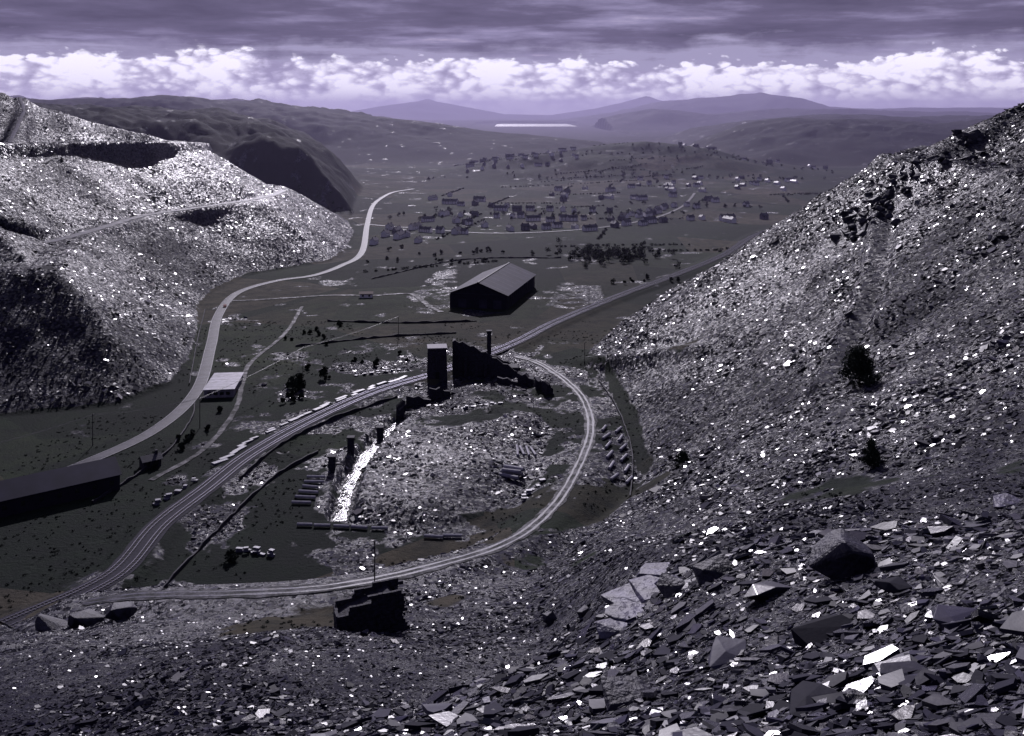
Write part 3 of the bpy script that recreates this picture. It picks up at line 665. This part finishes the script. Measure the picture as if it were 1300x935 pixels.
def tree(name,x,y,h,w,n=26,leaf=.3):
    z=gz(x,y);e=empty(name,(x,y,z));bm=bmesh.new()
    def limb(p,q,r1,r2):
        d=Vector(q)-Vector(p);m=Matrix.Translation((Vector(p)+Vector(q))/2)@d.to_track_quat('Z','Y').to_matrix().to_4x4()
        bmesh.ops.create_cone(bm,cap_ends=True,segments=7,radius1=r1,radius2=r2,depth=d.length,matrix=m)
    limb((0,0,-.5),(0,0,h*.45),h*.035,h*.025);limb((0,0,h*.45),(.1*h,0,h*.85),h*.025,h*.008)
    cc=[];rr=[]
    for i in range(n):
        t_=random.uniform(.12,1);a=random.uniform(0,6.28);ra=w/2*random.uniform(.2,1)*(1.1-t_*.75)
        p=(math.cos(a)*ra,math.sin(a)*ra,h*t_);limb((0,0,h*t_*.7),p,h*.012,h*.004);cc.append(p);q=w*random.uniform(.12,.2);rr.append((q,q,q*.8))
    me=bpy.data.meshes.new('trunk');bm.to_mesh(me);bm.free();me.materials.append(M_BARK);o=link(bpy.data.objects.new('trunk',me));o.parent=e
    l=leaves(cc,rr,90,leaf,'crown',M_LEAF);l.parent=e
tree('hawthorn_tree',96,272,10,12,60,.3);tree('hawthorn_tree',70,192,4.5,5,24,.22);tree('hawthorn_tree',-92,425,6,7,26,.3);tree('hawthorn_tree',-84,440,5,6,22,.3);tree('hawthorn_tree',52,300,4,5,20,.22);tree('hawthorn_tree',-75,262,3,4,20,.2)
cs=[];rs=[]
for i in range(9000):
    x=random.uniform(-170,60);y=random.uniform(120,560)
    if fbm(x,y,25,3,4)<-.1: continue
    if samp(SL,x,y)[0]<.5 and samp(ROAD,x,y)[0]<.02:
        r=random.uniform(.15,.8)**1.3;cs.append((x,y,gz(x,y)+r*.2));rs.append((r,r,r*.5))
leaves(cs,rs,30,.16,'gorse_scrub',M_LEAF)
def wall(pts,h=.9,w=.5):
    P=catmull([(a,b,0) for a,b in pts],3);T=np.gradient(P[:,:2],axis=0);T/=np.linalg.norm(T,axis=1)[:,None];Nn=np.stack([-T[:,1],T[:,0]],-1);z=samp(GZ,P[:,0],P[:,1]);hh=h*(1+.5*rng.uniform(-1,1,len(P)))
    cols=[np.column_stack([P[:,:2]-Nn*w/2,z-.5]),np.column_stack([P[:,:2]-Nn*w*.35,z+hh]),np.column_stack([P[:,:2]+Nn*w*.35,z+hh]),np.column_stack([P[:,:2]+Nn*w/2,z-.5])]
    Vv=np.stack(cols,1).reshape(-1,3);n=len(P);i,j=np.meshgrid(np.arange(n-1),np.arange(3),indexing='ij');a=(i*4+j).ravel()
    mesh_np('dry_stone_wall',Vv,np.stack([a,a+1,a+5,a+4],-1).ravel(),np.full(len(a),4),M_STONE)
for w in [[(-128,300),(-121,340),(-124,380),(-129,400)],[(-141,430),(-163,510),(-184,590)],[(-88,318),(-82,350),(-66,386),(-48,412)],[(-105,560),(-60,555),(-20,560)],[(-110,500),(-70,520),(-30,530)],[(-100,700),(-40,790),(40,800)],[(36,300),(42,345),(42,395),(38,440)],[(-88,244),(-84,280),(-78,320),(-68,345)]]: wall(w)
pl=[(-178,312),(-150,352),(-118,372),(-96,452),(-60,520)]
tops=[]
for x,y in pl:
    e=empty('utility_pole',(x,y,gz(x,y)));bm=bmesh.new();bmesh.ops.create_cone(bm,cap_ends=True,segments=8,radius1=.17,radius2=.11,depth=12,matrix=Matrix.Translation((0,0,5.5)))
    me=bpy.data.meshes.new('post');bm.to_mesh(me);bm.free();me.materials.append(M_SLP);o=link(bpy.data.objects.new('post',me));o.parent=e
    box('crossarm',(0,0,11),(.12,2.4,.12),M_SLP,e)
    for d in(-1,0,1): box('insulator',(0,d,11.15),(.1,.1,.2),M_WHITE,e)
    tops.append(Vector((x,y,gz(x,y)+11.2)))
for x,y in [(-30,215),(34,460),(47,600)]:
    e=empty('utility_pole',(x,y,gz(x,y)));box('post',(0,0,5),(.25,.25,11),M_SLP,e,.05);box('crossarm',(0,0,9.8),(1.8,.12,.12),M_SLP,e)
cu=bpy.data.curves.new('power_lines','CURVE');cu.dimensions='3D';cu.bevel_depth=.035
for a,b in zip([Vector((-260,300,12))]+tops[:-1],tops):
    for d in(-1,0,1):
        sp=cu.splines.new('POLY');sp.points.add(12)
        for k in range(13):
            t_=k/12;p=a.lerp(b,t_);sp.points[k].co=(p.x,p.y+d,p.z-4*.9*t_*(1-t_),1)
o=link(bpy.data.objects.new('power_lines',cu));cu.materials.append(M_WIRE)
def car(x,y,ang):
    e=empty('car',(x,y,gz(x,y)+.35),ang)
    extr('body',[(-2.1,.35),(-2.1,.85),(-1.3,.95),(-.7,1.4),(.7,1.42),(1.5,.95),(2.1,.8),(2.1,.35)],-.85,.85,M_CAR,e)
    extr('side_windows',[(-1.1,.97),(-.65,1.33),(.62,1.35),(1.2,.97)],-.87,.87,M_GLASS,e)
    for a in(-1.3,1.3):
        for s in(-.8,.8):
            bm=bmesh.new();bmesh.ops.create_cone(bm,cap_ends=True,segments=14,radius1=.33,radius2=.33,depth=.22,matrix=Matrix.Rotation(math.pi/2,4,'X'))
            me=bpy.data.meshes.new('wheel');bm.to_mesh(me);bm.free();me.materials.append(M_TYRE);o=link(bpy.data.objects.new('wheel',me));o.parent=e;o.location=(a,s,.33)
car(-175,600,1.8)
# ------------------------------------------------------------------ haze bank over the lower valley
hz=mesh_py('valley_haze',bx((0,10320,30),(34000,19400,540)),BF,None,mats=[bpy.data.materials.new('haze')])
m=hz.data.materials[0];m.use_nodes=True;nt=m.node_tree;nt.nodes.clear();out=nd(nt,'ShaderNodeOutputMaterial');vs=nd(nt,'ShaderNodeVolumeScatter')
va=nd(nt,'ShaderNodeVolumeAbsorption');ad=nd(nt,'ShaderNodeAddShader')
for n_ in(vs,va): n_.inputs['Color'].default_value=(.64,.58,.92,1);n_.inputs['Density'].default_value=.000095
vs.inputs['Anisotropy'].default_value=.3
nt.links.new(vs.outputs[0],ad.inputs[0]);nt.links.new(va.outputs[0],ad.inputs[1]);nt.links.new(ad.outputs[0],out.inputs['Volume'])
# ------------------------------------------------------------------ world
EL=math.radians(31);AZ=math.radians(-5)
W=bpy.data.worlds.new('World');S.world=W;W.use_nodes=True;nt=W.node_tree;nt.nodes.clear()
out=nd(nt,'ShaderNodeOutputWorld');sky=nd(nt,'ShaderNodeTexSky');sky.sky_type='NISHITA';sky.sun_disc=False;sky.sun_elevation=EL;sky.sun_rotation=AZ;sky.dust_density=2
b1=nd(nt,'ShaderNodeBackground');b1.inputs['Strength'].default_value=.05
nt.links.new(mixc(nt,.7,sky.outputs[0],vmath(nt,'MULTIPLY',sky.outputs[0],(.85,.70,1.0))),b1.inputs['Color'])
tc=nd(nt,'ShaderNodeTexCoord');D=tc.outputs['Generated'];sp=nd(nt,'ShaderNodeSeparateXYZ');nt.links.new(D,sp.inputs[0]);z=sp.outputs[2]
zz=math_(nt,'MAXIMUM',math_(nt,'ADD',z,.04),.02)
cx=nd(nt,'ShaderNodeCombineXYZ');nt.links.new(math_(nt,'DIVIDE',sp.outputs[0],zz),cx.inputs[0]);nt.links.new(math_(nt,'DIVIDE',sp.outputs[1],zz),cx.inputs[1])
n1=noise(nt,cx.outputs[0],.75,10,.6);nb=noise(nt,cx.outputs[0],.22,4,.5)
deckc=ramp(nt,math_(nt,'ADD',math_(nt,'MULTIPLY',n1,.6),math_(nt,'MULTIPLY',nb,.4)),[(.40,(.072,.062,.115)),(.5,(.125,.108,.19)),(.58,(.28,.25,.41)),(.66,(.5,.45,.64))])
st=vmath(nt,'MULTIPLY',D,(1,1,2.0))
n2n=nd(nt,'ShaderNodeTexNoise');n2n.inputs['Scale'].default_value=20;n2n.inputs['Detail'].default_value=12;n2n.inputs['Roughness'].default_value=.6;nt.links.new(st,n2n.inputs['Vector']);n2=n2n.outputs['Fac']
vo=nd(nt,'ShaderNodeTexVoronoi',feature='SMOOTH_F1');vo.inputs['Scale'].default_value=80;vo.inputs['Smoothness'].default_value=.4;nt.links.new(vmath(nt,'ADD',st,vmath(nt,'SCALE',n2n.outputs['Color'],scale=.04)),vo.inputs['Vector'])
lump=math_(nt,'SUBTRACT',math_(nt,'MULTIPLY',n2,1.3),math_(nt,'MULTIPLY',vo.outputs['Distance'],.45))
cumc=ramp(nt,lump,[(.16,(.34,.30,.48)),(.30,(.58,.53,.74)),(.50,(1.15,1.1,1.26))])
n5=noise(nt,st,6,4,.5)
top=math_(nt,'ADD',math_(nt,'MULTIPLY_ADD',n5,.06,.020),math_(nt,'MULTIPLY',math_(nt,'SUBTRACT',lump,.40),.032))
cmask=maprange(nt,math_(nt,'SUBTRACT',top,z),-.001,.003)
dedge=math_(nt,'ADD',.060,math_(nt,'ADD',math_(nt,'MULTIPLY',math_(nt,'SUBTRACT',n1,.5),-.07),math_(nt,'MULTIPLY',math_(nt,'SUBTRACT',n2,.5),.04)))
dmask=maprange(nt,math_(nt,'SUBTRACT',z,dedge),-.006,.009)
col=mixc(nt,cmask,(.36,.33,.50,1),cumc)
low=maprange(nt,z,.004,.022,.75,0);col=mixc(nt,low,col,(.66,.62,.80,1))
col=mixc(nt,dmask,col,deckc)
b2=nd(nt,'ShaderNodeBackground');b2.inputs['Strength'].default_value=1.0;nt.links.new(col,b2.inputs['Color'])
mx=nd(nt,'ShaderNodeMixShader')
brk=maprange(nt,math_(nt,'ADD',math_(nt,'MULTIPLY',z,.5),math_(nt,'MULTIPLY',n1,.6)),.42,.62,1,.3)
nt.links.new(brk,mx.inputs[0]);nt.links.new(b1.outputs[0],mx.inputs[1]);nt.links.new(b2.outputs[0],mx.inputs[2]);nt.links.new(mx.outputs[0],out.inputs['Surface'])
sl=bpy.data.lights.new('sun','SUN');sl.energy=3.4;sl.angle=math.radians(.5);sl.color=(.94,.89,1.0)
so=link(bpy.data.objects.new('sun',sl));d=-Vector((math.sin(AZ)*math.cos(EL),math.cos(AZ)*math.cos(EL),math.sin(EL)));so.rotation_euler=d.to_track_quat('-Z','Y').to_euler()
cam=bpy.data.cameras.new('camera');cam.lens=34.6;cam.sensor_width=36;cam.shift_y=-.2515;cam.clip_end=60000;cam.clip_start=.1
co=link(bpy.data.objects.new('camera',cam));co.location=(0,0,120);co.rotation_euler=(math.pi/2,0,0);S.camera=co
